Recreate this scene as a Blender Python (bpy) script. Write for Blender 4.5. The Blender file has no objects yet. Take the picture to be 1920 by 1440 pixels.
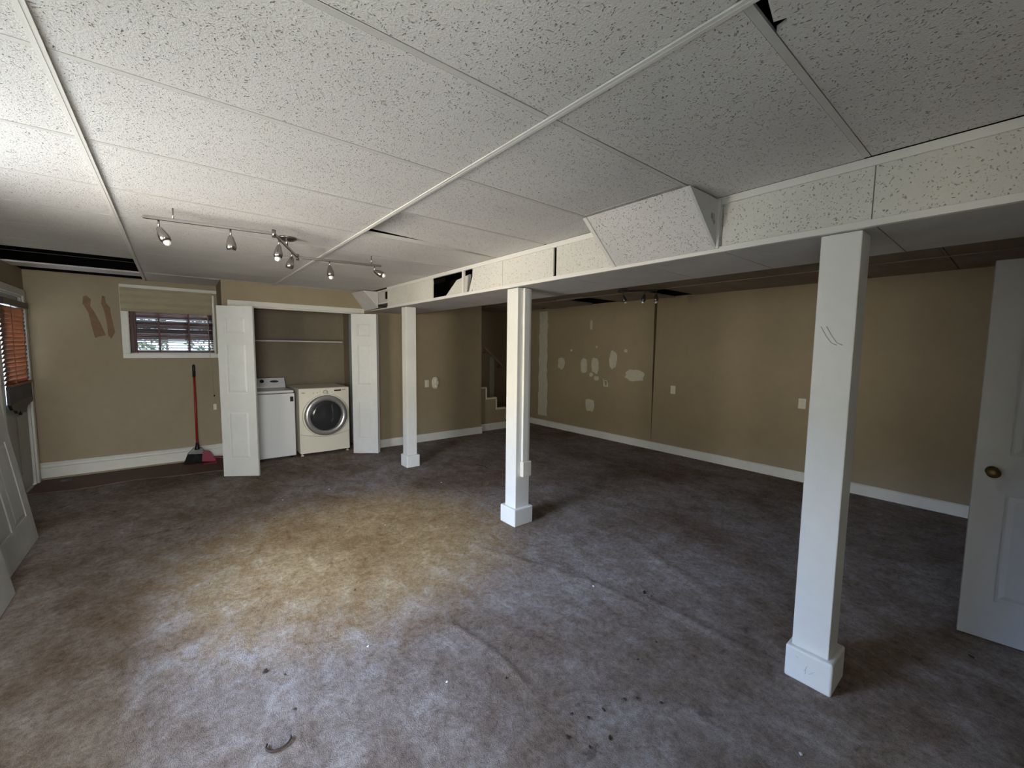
import bpy, bmesh, math, random
import numpy as np
from mathutils import Vector, Matrix
random.seed(7); rng = random.Random(11)
C = bpy.context.scene.collection
PI = math.pi
# ------------------------------------------------------------------ camera
yaw, pitch, roll = 0.68242917, 0.08504497, 0.01136352
HC = 1.5
fw = Vector((math.sin(yaw)*math.cos(pitch), math.cos(yaw)*math.cos(pitch), -math.sin(pitch)))
r0 = Vector((math.cos(yaw), -math.sin(yaw), 0)); u0 = r0.cross(fw)
rr = math.cos(roll)*r0 + math.sin(roll)*u0; uu = -math.sin(roll)*r0 + math.cos(roll)*u0
cd = bpy.data.cameras.new('camera'); cam = bpy.data.objects.new('camera', cd); C.objects.link(cam)
cd.sensor_width = 36; cd.lens = 778.997/1920*36; cd.clip_start = 0.02
M = Matrix((rr, uu, -fw)).transposed().to_4x4(); M.translation = Vector((0, 0, HC)); cam.matrix_world = M
bpy.context.scene.camera = cam
# ------------------------------------------------------------------ world, lights, exposure
vs = bpy.context.scene.view_settings
vs.view_transform = 'Standard'; vs.look = 'None'; vs.gamma = 1; vs.use_curve_mapping = False; vs.exposure = 0.47
w = bpy.data.worlds.new('sky'); bpy.context.scene.world = w; w.use_nodes = True
nt = w.node_tree; bg = nt.nodes['Background']
bg.inputs[0].default_value = (0.62, 0.80, 1.0, 1); bg.inputs[1].default_value = 3.0
sd = bpy.data.lights.new('sun', 'SUN'); sd.energy = 6; sd.angle = 0.01; sd.color = (1, .93, .8)
so = bpy.data.objects.new('sun', sd); C.objects.link(so); so.rotation_euler = (math.radians(-38), math.radians(12), 0)
def area(name, loc, target, sx, sy, power, col):
    l = bpy.data.lights.new(name, 'AREA'); l.shape = 'RECTANGLE'; l.size = sx; l.size_y = sy; l.energy = power; l.color = col
    o = bpy.data.objects.new(name, l); C.objects.link(o); o.location = loc
    o.rotation_euler = (Vector(target)-Vector(loc)).to_track_quat('-Z', 'Y').to_euler()
    return o
# daylight outside the window opening in the left wall: blue sky high up, sunlit trees level with it, warm ground bounce below
area('sky_light', (-5.2, 1.6, 3.9), (-1.2, 2.3, 1.4), 7.2, 2.2, 4900, (.46, .63, 1.0))
area('tree_light', (-4.2, .7, 1.5), (-1.2, 2.3, 1.45), 5.6, 1.9, 600, (1.0, .88, .66))
# two fill lights outside an unseen doorway added behind the camera
area('near_fill_cool', (-.6, -3.4, 2.3), (-.5, -.7, 1.2), 2.4, 1.4, 200, (.80, .88, 1.0))
area('near_fill_warm', (-.7, -2.9, 1.1), (-.5, -.7, 1.2), 2.4, 1.6, 230, (1.0, .92, .78))
area('ground_light', (-3.4, 1.2, .0), (-1.3, 2.2, 1.4), 3.6, 2.4, 250, (1.0, .87, .80))

# ------------------------------------------------------------------ materials
def new_mat(name, col, rough=.6, metal=0, spec=.4):
    m = bpy.data.materials.new(name); m.use_nodes = True
    b = m.node_tree.nodes['Principled BSDF']
    b.inputs['Base Color'].default_value = (*col, 1); b.inputs['Roughness'].default_value = rough
    b.inputs['Metallic'].default_value = metal; b.inputs['Specular IOR Level'].default_value = spec
    return m
class N:
    def __init__(s, m): s.t = m.node_tree; s.b = s.t.nodes['Principled BSDF']; s.pos = None
    def n(s, typ, **k):
        x = s.t.nodes.new(typ)
        for a, v in k.items():
            if a.startswith('i_'): x.inputs[a[2:].replace('_', ' ')].default_value = v
            else: setattr(x, a, v)
        return x
    def l(s, a, b): s.t.links.new(a, b)
    def p(s, scale=(1, 1, 1), rot=(0, 0, 0), src=None):
        if s.pos is None: s.pos = s.n('ShaderNodeNewGeometry').outputs['Position']
        mp = s.n('ShaderNodeMapping'); mp.inputs['Scale'].default_value = scale; mp.inputs['Rotation'].default_value = rot
        s.l(src or s.pos, mp.inputs[0]); return mp.outputs[0]
    def noise(s, scale, detail=3, rough=.55, vec=None, dist=0):
        x = s.n('ShaderNodeTexNoise'); x.inputs['Scale'].default_value = scale; x.inputs['Detail'].default_value = detail
        x.inputs['Roughness'].default_value = rough; x.inputs['Distortion'].default_value = dist
        s.l(vec or s.p(), x.inputs['Vector']); return x.outputs['Fac']
    def ramp(s, fac, stops):
        x = s.n('ShaderNodeValToRGB'); e = x.color_ramp.elements
        while len(e) < len(stops): e.new(.5)
        for k, (p, c) in enumerate(stops):
            e[k].position = p; e[k].color = (*c, 1) if hasattr(c, '__len__') else (c, c, c, 1)
        s.l(fac, x.inputs[0]); return x.outputs['Color']
    def mix(s, fac, a, b, blend='MIX'):
        x = s.n('ShaderNodeMix', data_type='RGBA', blend_type=blend)
        for sock, v in ((x.inputs['Factor'], fac), (x.inputs['A'], a), (x.inputs['B'], b)):
            if hasattr(v, 'is_linked') or hasattr(v, 'links'): s.l(v, sock)
            elif hasattr(v, '__len__'): sock.default_value = (*v, 1)
            else: sock.default_value = v
        return x.outputs['Result']
    def math(s, op, a, b=0.0):
        x = s.n('ShaderNodeMath', operation=op)
        for k, v in enumerate((a, b)):
            if hasattr(v, 'links'): s.l(v, x.inputs[k])
            else: x.inputs[k].default_value = v
        return x.outputs[0]
    def bump(s, h, strength, dist=.01, prev=None):
        x = s.n('ShaderNodeBump'); x.inputs['Strength'].default_value = strength; x.inputs['Distance'].default_value = dist
        s.l(h, x.inputs['Height'])
        if prev: s.l(prev, x.inputs['Normal'])
        s.l(x.outputs[0], s.b.inputs['Normal']); return x.outputs[0]
    def col(s, c): s.l(c, s.b.inputs['Base Color'])

def paint(name, c, rough=.5, dirt=.12, bump=.15, sc=2.2):
    m = new_mat(name, c, rough); g = N(m)
    f = g.ramp(g.noise(sc, 5, .6), [(.3, 1-dirt), (.7, 1.0)])
    f2 = g.ramp(g.noise(sc*9, 3), [(.3, 1-dirt*.4), (.7, 1.0)])
    g.col(g.mix(1.0, g.mix(1.0, c, f, 'MULTIPLY'), f2, 'MULTIPLY'))
    g.bump(g.noise(180, 2), bump, .002); return m
WHITE = paint('white_trim_paint', (.74, .74, .68), .42)
POSTW = paint('white_post_paint', (.78, .79, .76), .38, .08)
DOORW = paint('white_door_paint', (.72, .74, .73), .4, .10)
DOORD = paint('shaded_white_door_paint', (.54, .56, .57), .45, .10)  # white door paint lowered for the dim right side of the room
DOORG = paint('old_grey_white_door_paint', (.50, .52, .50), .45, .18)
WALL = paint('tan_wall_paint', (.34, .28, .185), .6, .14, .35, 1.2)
WALLB = paint('shaded_closet_tan', (.24, .20, .14), .65, .2, .3, 1.2)  # wall tan darkened, closet shade put into the colour
SPACKLE = paint('white_spackle', (.56, .55, .46), .8, .15, .5, 12)
MUDBL = paint('grey_blue_primer', (.42, .49, .50), .8, .3, .4, 6)
BROWNST = paint('brown_paint_smear', (.23, .135, .065), .6, .3, .3, 12)
DARK = new_mat('dark_void', (.006, .005, .005), .95, 0, .1)
JOIST = paint('dark_joist_wood', (.018, .014, .011), .8, .4)
TEEDIM = new_mat('shaded_tee', (.08, .075, .07), .8)  # tee inside the missing-tile hole, its shade put into the colour
CHROME = new_mat('brushed_nickel', (.33, .31, .30), .25, 1)
CHROMED = new_mat('dark_nickel', (.22, .205, .195), .3, 1)
BULB = new_mat('frosted_bulb', (.85, .86, .84), .25)
BRASS = new_mat('aged_brass', (.16, .11, .05), .35, .9)
APPL = new_mat('appliance_enamel', (.74, .75, .76), .25)
APPLC = new_mat('appliance_cream_enamel', (.80, .78, .68), .22)
BLACKP = new_mat('black_plastic', (.012, .012, .014), .35)
REDM = new_mat('red_handle', (.32, .014, .012), .35)
REDP = new_mat('dusty_red_plastic', (.24, .02, .045), .45)
BRIST = new_mat('black_bristle', (.015, .014, .016), .8)
GLASS = new_mat('window_glass', (1, 1, 1), .02)
GLASS.node_tree.nodes['Principled BSDF'].inputs['Transmission Weight'].default_value = 1
GLASS.node_tree.nodes['Principled BSDF'].inputs['IOR'].default_value = 1.05
DGLASS = new_mat('dark_door_glass', (.03, .032, .036), .08, 0, .6)
SILVER = new_mat('silver_ring_plastic', (.50, .50, .50), .28, .75)
IVORY = new_mat('ivory_plastic', (.70, .67, .58), .4)
CORD = new_mat('beige_cord', (.45, .38, .27), .8)
GRASS = paint('sunlit_ground', (.42, .42, .33), .9, .4)
WIRE = new_mat('black_cable', (.02, .02, .02), .5)
RAG = paint('grey_rag_cloth', (.16, .155, .17), .9, .3)

def tile_mat(name, base, pits=.55, strength=.9):
    m = new_mat(name, base, .9, 0, .15); g = N(m)
    wob = g.n('ShaderNodeTexNoise'); wob.inputs['Scale'].default_value = 26; wob.inputs['Detail'].default_value = 1; g.l(g.p(), wob.inputs['Vector'])
    vm = g.n('ShaderNodeVectorMath', operation='MULTIPLY_ADD'); g.l(wob.outputs['Color'], vm.inputs[0])
    vm.inputs[1].default_value = (.045, .045, .045); g.l(g.p(), vm.inputs[2])
    def vor(scl, rot):
        v = g.n('ShaderNodeTexVoronoi'); v.inputs['Scale'].default_value = 1
        g.l(g.p(scl, rot, vm.outputs[0]), v.inputs['Vector']); return v.outputs['Distance']
    a = vor((125, 58, 60), (0, 0, .5)); b = vor((60, 110, 80), (0, 0, .9))
    d = g.math('MINIMUM', g.math('MULTIPLY', a, 1.0), g.math('MULTIPLY', b, 1.1))
    msk = g.ramp(g.noise(38, 2), [(.46, 0.0), (.62, .28)])
    pit = g.n('ShaderNodeMapRange'); g.l(d, pit.inputs[0]); pit.inputs[1].default_value = .10; pit.inputs[2].default_value = .27
    dd = g.math('ADD', d, g.math('MULTIPLY', msk, .5)); g.l(dd, pit.inputs[0])
    c = g.mix(pit.outputs[0], tuple(x*(1-pits) for x in base), base)
    lg = g.ramp(g.noise(1.7, 4), [(.3, .88), (.7, 1.0)])
    g.col(g.mix(1.0, c, lg, 'MULTIPLY'))
    h = g.math('ADD', pit.outputs[0], g.math('MULTIPLY', g.noise(150, 3, .65), .9))
    g.bump(h, strength, .004); return m
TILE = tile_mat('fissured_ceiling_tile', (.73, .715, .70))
TILEB = tile_mat('fissured_soffit_tile', (.72, .71, .66), .55, .7)
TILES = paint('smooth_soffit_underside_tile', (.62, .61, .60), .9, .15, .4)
TILED = paint('dim_stained_back_room_tile', (.36, .31, .25), .9, .3, .5)  # mottled stains, plus the back room's poor light in the base colour
VAL = paint('beige_valance_fabric', (.44, .39, .27), .9, .1, .5, 5)
TEEM = paint('cross_tee_paint', (.62, .61, .59), .9, .1)
GRID = new_mat('ceiling_grid_metal', (.74, .73, .70), .45)

def carpet():
    m = new_mat('worn_carpet', (.3, .27, .25), .97, 0, .05); g = N(m)
    big = g.noise(.9, 4, .6, None, .6); mid = g.noise(6.0, 7, .74, g.p((1.2, .85, 1), (0, 0, .35)), .5); fine = g.noise(30, 5, .78, None, .15); fib = g.noise(260, 2, .7)
    c = g.ramp(mid, [(.28, (.20, .155, .125)), (.44, (.27, .225, .193)), (.57, (.335, .292, .265)), (.74, (.45, .415, .39))])
    st = g.ramp(big, [(.35, (.68, .60, .52)), (.55, (1, 1, 1)), (.75, (1.0, .97, .93))])
    c = g.mix(1.0, c, st, 'MULTIPLY')
    c = g.mix(1.0, c, g.ramp(fine, [(.28, .55), (.5, 1.0), (.72, 1.38)]), 'MULTIPLY')
    c = g.mix(1.0, c, g.ramp(fib, [(.3, .72), (.7, 1.28)]), 'MULTIPLY')
    # dark spill stains with their own outline
    sp = g.ramp(g.noise(2.3, 5, .7, g.p((1, 1, 1), (0, 0, 1.1)), 1.6), [(.63, 0.0), (.70, 1.0)])
    c = g.mix(g.math('MULTIPLY', sp, .55), c, (.07, .05, .042))
    # ochre patch mid-room: yellowish stain plus the warm light pool, put into the colour
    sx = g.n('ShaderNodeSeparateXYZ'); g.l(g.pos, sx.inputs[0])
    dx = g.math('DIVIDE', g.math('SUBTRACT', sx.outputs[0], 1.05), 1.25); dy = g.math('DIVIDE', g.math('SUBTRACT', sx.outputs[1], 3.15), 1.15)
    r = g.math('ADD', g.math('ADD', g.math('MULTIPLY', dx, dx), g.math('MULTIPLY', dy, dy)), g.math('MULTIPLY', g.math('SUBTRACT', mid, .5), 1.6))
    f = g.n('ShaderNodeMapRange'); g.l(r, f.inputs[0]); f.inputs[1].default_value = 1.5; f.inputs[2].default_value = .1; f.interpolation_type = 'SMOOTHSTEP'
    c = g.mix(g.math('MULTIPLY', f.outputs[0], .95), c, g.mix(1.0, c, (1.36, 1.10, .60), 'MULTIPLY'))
    g.col(c)
    h = g.math('ADD', g.math('MULTIPLY', mid, .6), g.math('ADD', g.math('MULTIPLY', fine, .8), g.math('MULTIPLY', fib, .45)))
    g.bump(h, .95, .02); return m
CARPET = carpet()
SUBFL = paint('reddish_bare_floor', (.17, .105, .08), .8, .35)

def wood_slat(name, c, glow):
    m = new_mat(name, c, .5); g = N(m)
    g.col(g.ramp(g.noise(9, 5, .7, g.p((14, 3, 14))), [(.3, tuple(x*.6 for x in c)), (.7, c)]))
    if glow:
        tr = g.n('ShaderNodeBsdfTranslucent'); tr.inputs[0].default_value = (.60, .30, .17, 1)
        mx = g.n('ShaderNodeMixShader'); mx.inputs[0].default_value = glow
        g.l(g.b.outputs[0], mx.inputs[1]); g.l(tr.outputs[0], mx.inputs[2]); g.l(mx.outputs[0], g.t.nodes['Material Output'].inputs[0])
    return m
SLATW = wood_slat('dark_cherry_slat', (.085, .018, .018), .05)
SLATO = wood_slat('amber_wood_slat', (.30, .15, .09), .22)

# ------------------------------------------------------------------ geometry helpers
def box(bm, a, b, bev=0, seg=1, mat=None):
    x0, x1 = sorted((a[0], b[0])); y0, y1 = sorted((a[1], b[1])); z0, z1 = sorted((a[2], b[2]))
    r = bmesh.ops.create_cube(bm, size=1)
    vs = r['verts']
    for v in vs: v.co = Vector(((x0+x1)/2 + v.co.x*(x1-x0), (y0+y1)/2 + v.co.y*(y1-y0), (z0+z1)/2 + v.co.z*(z1-z0)))
    if bev:
        es = {e for v in vs for e in v.link_edges}
        r2 = bmesh.ops.bevel(bm, geom=list(es), offset=bev, segments=seg, affect='EDGES', profile=.5)
        vs = list({v for f in r2['faces'] for v in f.verts} | {v for v in vs if v.is_valid})
    if mat is not None: bmesh.ops.transform(bm, matrix=mat, verts=vs)
    return vs
def BOX(a, b, bev=0, seg=1):
    bm = bmesh.new(); box(bm, a, b, bev, seg); return bm
def prism(bm, poly, d, axis='z', z0=0):   # poly: 2D list, extruded by d
    def P3(p, t):
        return {'z': (p[0], p[1], t), 'x': (t, p[0], p[1]), 'y': (p[0], t, p[1])}[axis]
    lo = [bm.verts.new(P3(p, z0)) for p in poly]; hi = [bm.verts.new(P3(p, z0+d)) for p in poly]
    n = len(poly); bm.faces.new(lo[::-1]); bm.faces.new(hi)
    for k in range(n): bm.faces.new((lo[k], lo[(k+1) % n], hi[(k+1) % n], hi[k]))
    bmesh.ops.recalc_face_normals(bm, faces=bm.faces); return lo+hi
def hexa(bm, p):      # 8 corners: bottom four, top four
    v = [bm.verts.new(q) for q in p]
    for f in ((3, 2, 1, 0), (4, 5, 6, 7), (0, 1, 5, 4), (1, 2, 6, 5), (2, 3, 7, 6), (3, 0, 4, 7)): bm.faces.new([v[i] for i in f])
    bmesh.ops.recalc_face_normals(bm, faces=bm.faces); return v
def tube(bm, pts, r, n=10):
    pts = [Vector(p) for p in pts]; rs = r if hasattr(r, '__len__') else [r]*len(pts); rings = []
    for k, p in enumerate(pts):
        d = (pts[min(k+1, len(pts)-1)] - pts[max(k-1, 0)]).normalized()
        a = d.orthogonal().normalized() if k == 0 else (pa - d*pa.dot(d)).normalized()
        pa = a; b = d.cross(a)
        rings.append([bm.verts.new(p + (a*math.cos(t*2*PI/n) + b*math.sin(t*2*PI/n))*rs[k]) for t in range(n)])
    for q, s in zip(rings, rings[1:]):
        for t in range(n): f = bm.faces.new((q[t], q[(t+1) % n], s[(t+1) % n], s[t])); f.smooth = True
    bm.faces.new(rings[0][::-1]); bm.faces.new(rings[-1]); return bm
def lathe(bm, prof, org=(0, 0, 0), axis=(0, 0, 1), n=32):   # prof: (radius, height) pairs
    axis = Vector(axis).normalized(); a = axis.orthogonal().normalized(); b = axis.cross(a); o = Vector(org); rings = []
    for (r, h) in prof:
        r = max(r, 1e-4)
        rings.append([bm.verts.new(o + axis*h + (a*math.cos(t*2*PI/n) + b*math.sin(t*2*PI/n))*r) for t in range(n)])
    for q, s in zip(rings, rings[1:]):
        for t in range(n): f = bm.faces.new((q[t], q[(t+1) % n], s[(t+1) % n], s[t])); f.smooth = True
    bm.faces.new(rings[0][::-1]); bm.faces.new(rings[-1])
    bmesh.ops.recalc_face_normals(bm, faces=bm.faces); return bm
def setp(o, **k):
    for a, v in k.items():
        if v: o[a] = v
    return o
def obj(name, bm, m, parent=None, world=True, **k):
    me = bpy.data.meshes.new(name); bm.normal_update(); bm.to_mesh(me); bm.free(); me.materials.append(m)
    o = bpy.data.objects.new(name, me); C.objects.link(o)
    if parent:
        o.parent = parent
        if world:
            mw = Matrix.Identity(4); q = parent; ch = []
            while q: ch.append(q); q = q.parent
            for q in reversed(ch): mw = mw @ q.matrix_parent_inverse @ q.matrix_basis
            o.matrix_parent_inverse = mw.inverted()
    return setp(o, **k)
def thing(name, label, cat, loc=(0, 0, 0), rot=(0, 0, 0), group=None):
    o = bpy.data.objects.new(name, None); C.objects.link(o); o.location = loc; o.rotation_euler = rot; o.empty_display_size = .1
    return setp(o, label=label, category=cat, group=group)
def struct(name, bm, m, **k): return obj(name, bm, m, kind='structure', **k)

# ------------------------------------------------------------------ setting: floor
XL, XR, YN, YW, YC, YF, ZC = -1.2, 5.58, -.68, 6.68, 5.98, 6.98, 2.26
nx, ny = 420, 460
xs = np.linspace(XL-.1, XR+.1, nx); ys = np.linspace(YN-.1, YF+.1, ny)
X, Y = np.meshgrid(xs, ys); Z = np.zeros_like(X)
def ridge(pts, h, wd):
    global Z
    best = np.full(X.shape, 9.); 
    for (x0, y0), (x1, y1) in zip(pts, pts[1:]):
        dx, dy = x1-x0, y1-y0; t = np.clip(((X-x0)*dx+(Y-y0)*dy)/(dx*dx+dy*dy), 0, 1)
        best = np.minimum(best, np.hypot(X-x0-t*dx, Y-y0-t*dy))
    Z = Z + h*np.exp(-(best/wd)**2)
ridge([(1.10, 1.87), (1.13, 1.74), (1.16, 1.60), (1.165, 1.46), (1.155, 1.30)], .010, .014)
ridge([(1.70, 2.5), (1.90, 2.02), (2.03, 1.62), (2.07, 1.30)], .009, .03)
ridge([(2.15, 1.35), (2.17, 1.0), (2.16, .72)], .008, .028)
ridge([(2.75, 1.9), (2.6, 1.45), (2.5, 1.1)], .007, .05)
rs = np.random.RandomState(3)
for _ in range(60):
    x, y, a = rs.uniform(-1, 5.4), rs.uniform(-.5, 5.8), rs.uniform(0, PI); l = rs.uniform(.1, .35)
    ridge([(x, y), (x+l*math.cos(a), y+l*math.sin(a))], rs.uniform(-.004, .005), rs.uniform(.03, .09))
me = bpy.data.meshes.new('floor')
co = np.stack([X, Y, Z], -1).reshape(-1, 3)
i = np.arange(nx*ny).reshape(ny, nx); q = np.stack([i[:-1, :-1], i[:-1, 1:], i[1:, 1:], i[1:, :-1]], -1).reshape(-1, 4)
me.vertices.add(len(co)); me.vertices.foreach_set('co', co.astype(np.float32).ravel())
me.loops.add(q.size); me.loops.foreach_set('vertex_index', q.ravel().astype(np.int32))
me.polygons.add(len(q)); me.polygons.foreach_set('loop_start', np.arange(0, q.size, 4, dtype=np.int32)); me.polygons.foreach_set('loop_total', np.full(len(q), 4, np.int32))
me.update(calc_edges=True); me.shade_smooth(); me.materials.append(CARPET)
floor = bpy.data.objects.new('floor', me); C.objects.link(floor); floor['kind'] = 'structure'
# bare reddish subfloor strip where the carpet was pulled back under the far left window
bm = bmesh.new(); prism(bm, [(-1.2, 6.66), (-1.2, 6.15), (-.85, 6.05), (-.4, 6.12), (0, 6.02), (.3, 6.0), (.44, 5.95), (.44, 6.66)], .008, 'z', -.001)
obj('bare_floor_strip', bm, SUBFL, floor, label='reddish bare floor strip with the carpet pulled back')
# ------------------------------------------------------------------ walls
def wall_with_holes_x(x0, x1, ya, yb, za, zb, holes):  # wall in YZ plane
    bm = bmesh.new(); y = ya
    for (h0, h1, z0, z1) in sorted(holes):
        box(bm, (x0, y, za), (x1, h0, zb))
        if z0 > za: box(bm, (x0, h0, za), (x1, h1, z0))
        if z1 < zb: box(bm, (x0, h0, z1), (x1, h1, zb))
        y = h1
    box(bm, (x0, y, za), (x1, yb, zb)); return bm
ZT = 2.75
DO = (1.60, 3.15, 0.85, 1.98)
D1 = (5.66, 6.56, 0.0, 1.98)
struct('wall_left', wall_with_holes_x(XL-.16, XL, YN-.15, YW, 0, ZT, [DO, D1]), WALL)
wr = bmesh.new()   # right wall in two drywall sheets with a wedge-shaped split between them
prism(wr, [(YN-.15, 0), (3.50, 0), (3.50, .15), (3.488, 1.1), (3.482, 2.0), (3.485, ZT), (YN-.15, ZT)], .12, 'x', XR)
prism(wr, [(3.50, 0), (YF+.12, 0), (YF+.12, ZT), (3.517, ZT), (3.522, 2.0), (3.514, 1.1), (3.502, .15)], .12, 'x', XR)
wall_right = struct('wall_right', wr, WALL)
obj('crack_backing', BOX((XR+.12, 3.3, 0), (XR+.2, 3.7, ZT)), DARK, wall_right)
DN = (-1.0, -.05, 0, 2.03)  # unseen doorway added behind the camera to let fill light in
bm = bmesh.new(); box(bm, (XL-.16, YN-.15, 0), (DN[0], YN, ZT)); box(bm, (DN[1], YN-.15, 0), (XR+.12, YN, ZT)); box(bm, (DN[0], YN-.15, DN[3]), (DN[1], YN, ZT)); struct('wall_near', bm, WALL)
bm = bmesh.new(); box(bm, (DN[0]-.07, YN, 0), (DN[0], YN+.02, 2.1)); box(bm, (DN[1], YN, 0), (DN[1]+.07, YN+.02, 2.1)); box(bm, (DN[0], YN, DN[3]), (DN[1], YN+.02, 2.1)); struct('trim_6', bm, WHITE)
WN = (-.40, .43, 1.39, 2.14)
bm = bmesh.new()
box(bm, (XL-.16, YW, 0), (WN[0], YW+.16, ZT)); box(bm, (WN[0], YW, 0), (WN[1], YW+.16, WN[2])); box(bm, (WN[0], YW, WN[3]), (WN[1], YW+.16, ZT)); box(bm, (WN[1], YW, 0), (.56, YW+.16, ZT))
wall_window = struct('wall_far_left', bm, WALL)
# closet: front wall with opening, sides, back
OX0, OX1, OZ = .575, 2.06, 1.975
bm = bmesh.new(); box(bm, (.46, YC, 0), (OX0, YC+.1, ZT)); box(bm, (OX0, YC, OZ), (OX1, YC+.1, ZT)); box(bm, (OX1, YC, 0), (2.16, YC+.1, ZT))
wall_closet = struct('wall_closet', bm, WALL)
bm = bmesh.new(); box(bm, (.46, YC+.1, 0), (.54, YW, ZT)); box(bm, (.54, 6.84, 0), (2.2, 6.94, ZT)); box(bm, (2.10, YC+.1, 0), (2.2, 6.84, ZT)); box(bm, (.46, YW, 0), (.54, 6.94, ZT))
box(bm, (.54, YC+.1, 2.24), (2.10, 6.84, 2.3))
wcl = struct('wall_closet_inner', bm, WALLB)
wall_far = struct('wall_far', BOX((2.16, YC, 0), (4.165, YC+.1, ZT)), WALL)
wall_stair = struct('wall_stairwell', BOX((2.2, YF, 0), (XR, YF+.12, ZT)), WALL)

def blob(cx, cz, wx, wz, n=18, jit=.16, sq=.6):
    out = []
    for k in range(n):
        t = 2*PI*k/n; c, s = math.cos(t), math.sin(t)
        r = 1/((abs(c)**(2/sq)+abs(s)**(2/sq))**(sq/2)) * (1+rng.uniform(-jit, jit*.5))
        out.append((cx+c*r*wx/2, cz+s*r*wz/2))
    return out
for (ya, za, yb, zb) in [(5.50, 1.347, 5.33, 1.125), (4.946, 1.36, 4.79, 1.085), (4.693, 1.366, 4.54, 1.09), (4.324, 1.488, 4.17, 1.18), (4.0, 1.20, 3.66, 1.01),
                         (4.82, .65, 4.61, .43), (4.74, 1.10, 4.66, 1.03), (4.64, 1.05, 4.53, .97), (4.04, 1.51, 3.97, 1.46), (4.75, 2.0, 4.70, 1.84), (5.20, 1.5, 5.15, 1.46), (4.62, 1.56, 4.57, 1.53)]:
    bm = bmesh.new(); prism(bm, blob((ya+yb)/2, (za+zb)/2, abs(ya-yb), abs(za-zb)), -.003, 'x', XR+.0005)
    obj('spackle_patch', bm, SPACKLE, wall_right, label='rough white spackle patch')
bm = bmesh.new(); n = 30; L = []; R = []
for k in range(n+1):
    z = .2+2.02*k/n; L.append((5.80+rng.uniform(-.012, .012)-.02*(z < .9), z)); R.append((6.03+rng.uniform(-.012, .012), z))
prism(bm, L+R[::-1], -.003, 'x', XR+.0005); obj('joint_compound_strip', bm, SPACKLE, wall_right, label='vertical strip of white joint compound')
for poly in ([(-.76, 2.03), (-.735, 2.04), (-.70, 2.0), (-.71, 1.93), (-.68, 1.86), (-.64, 1.75), (-.60, 1.60), (-.69, 1.57), (-.71, 1.7), (-.73, 1.85), (-.77, 1.95)],
             [(-.61, 2.05), (-.585, 2.04), (-.58, 1.97), (-.55, 1.92), (-.545, 1.84), (-.53, 1.72), (-.52, 1.64), (-.555, 1.56), (-.58, 1.60), (-.585, 1.75), (-.60, 1.88), (-.62, 1.96)]):
    bm = bmesh.new(); prism(bm, poly, -.002, 'y', YW+.0005); obj('paint_smear', bm, BROWNST, wall_window, label='brown paint smear')
bm = bmesh.new(); prism(bm, blob(5.13, .9, .12, .88, 22, .06, .3), -.003, 'y', YF+.0005); obj('spackle_patch', bm, SPACKLE, wall_stair, label='vertical white spackle band')
# closet right side: grey-blue primer with torn hole
bm = bmesh.new(); prism(bm, blob(6.42, 1.1, .30, 2.1, 26, .08, .4), -.002, 'x', 2.1005); obj('primer_patch', bm, MUDBL, wcl, label='grey-blue primer patch')
bm = bmesh.new(); prism(bm, blob(6.28, 1.5, .14, .42, 20, .3), -.003, 'x', 2.0995); obj('torn_patch', bm, WALLB, wcl, label='torn drywall paper')
# ------------------------------------------------------------------ baseboards
def base_prof(h, t): return [(0, 0), (t, 0), (t, h-.012), (t*.55, h), (0, h)]
bm = bmesh.new()
box(bm, (XL, YW-.035, .03), (.46, YW, .145), .003); box(bm, (XL, YW-.022, .145), (.46, YW, .178), .004); box(bm, (XL, YW-.03, .178), (.46, YW, .198), .006)
struct('baseboard_far_left', bm, WHITE)
bm = bmesh.new(); prism(bm, [(XR-x, z) for x, z in base_prof(.115, .016)], YF-YN, 'y', YN); struct('baseboard_right', bm, WHITE)
bm = bmesh.new(); prism(bm, [(YC-x, z) for x, z in base_prof(.12, .016)], 4.181-2.16, 'x', 2.16); struct('baseboard_far', bm, WHITE)
bm = bmesh.new(); prism(bm, [(XL+x, z) for x, z in base_prof(.12, .016)], 5.58-2.72, 'y', 2.72); prism(bm, [(XL+x, z) for x, z in base_prof(.12, .016)], 1.40-YN, 'y', YN); struct('baseboard_left', bm, WHITE)
# ------------------------------------------------------------------ closet casing, doorway casings
bm = bmesh.new(); box(bm, (.512, YC-.018, OZ), (2.125, YC, OZ+.062), .004); box(bm, (.512, YC-.018, 0), (OX0, YC, OZ), .004); box(bm, (OX1, YC-.018, 0), (2.125, YC, OZ), .004)
box(bm, (OX0, YC, OZ-.015), (OX1, YC+.1, OZ)); box(bm, (OX0, YC, 0), (OX0+.012, YC+.1, OZ)); box(bm, (OX1-.012, YC, 0), (OX1, YC+.1, OZ))
struct('trim_1', bm, WHITE)
def casing_x(name, h, x, sill=False):
    bm = bmesh.new(); box(bm, (x, h[0]-.07, 0), (x+.02, h[0], h[3]+.07), .004); box(bm, (x, h[1], 0), (x+.02, h[1]+.07, h[3]+.07), .004); box(bm, (x, h[0], h[3]), (x+.02, h[1], h[3]+.07), .004)
    box(bm, (x-.16, h[0], 0), (x, h[0]+.015, h[3])); box(bm, (x-.16, h[1]-.015, 0), (x, h[1], h[3])); box(bm, (x-.16, h[0], h[3]-.015), (x, h[1], h[3]))
    return struct(name, bm, WHITE)
casing_x('trim_2', D1, XL)
bm = bmesh.new()
for a, b in (((DO[0]-.07, DO[2]-.07), (DO[0], DO[3]+.07)), ((DO[1], DO[2]-.07), (DO[1]+.07, DO[3]+.07)), ((DO[0], DO[3]), (DO[1], DO[3]+.07)), ((DO[0], DO[2]-.07), (DO[1], DO[2]))): box(bm, (XL, a[0], a[1]), (XL+.02, b[0], b[1]), .004)
struct('trim_3', bm, WHITE)
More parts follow.
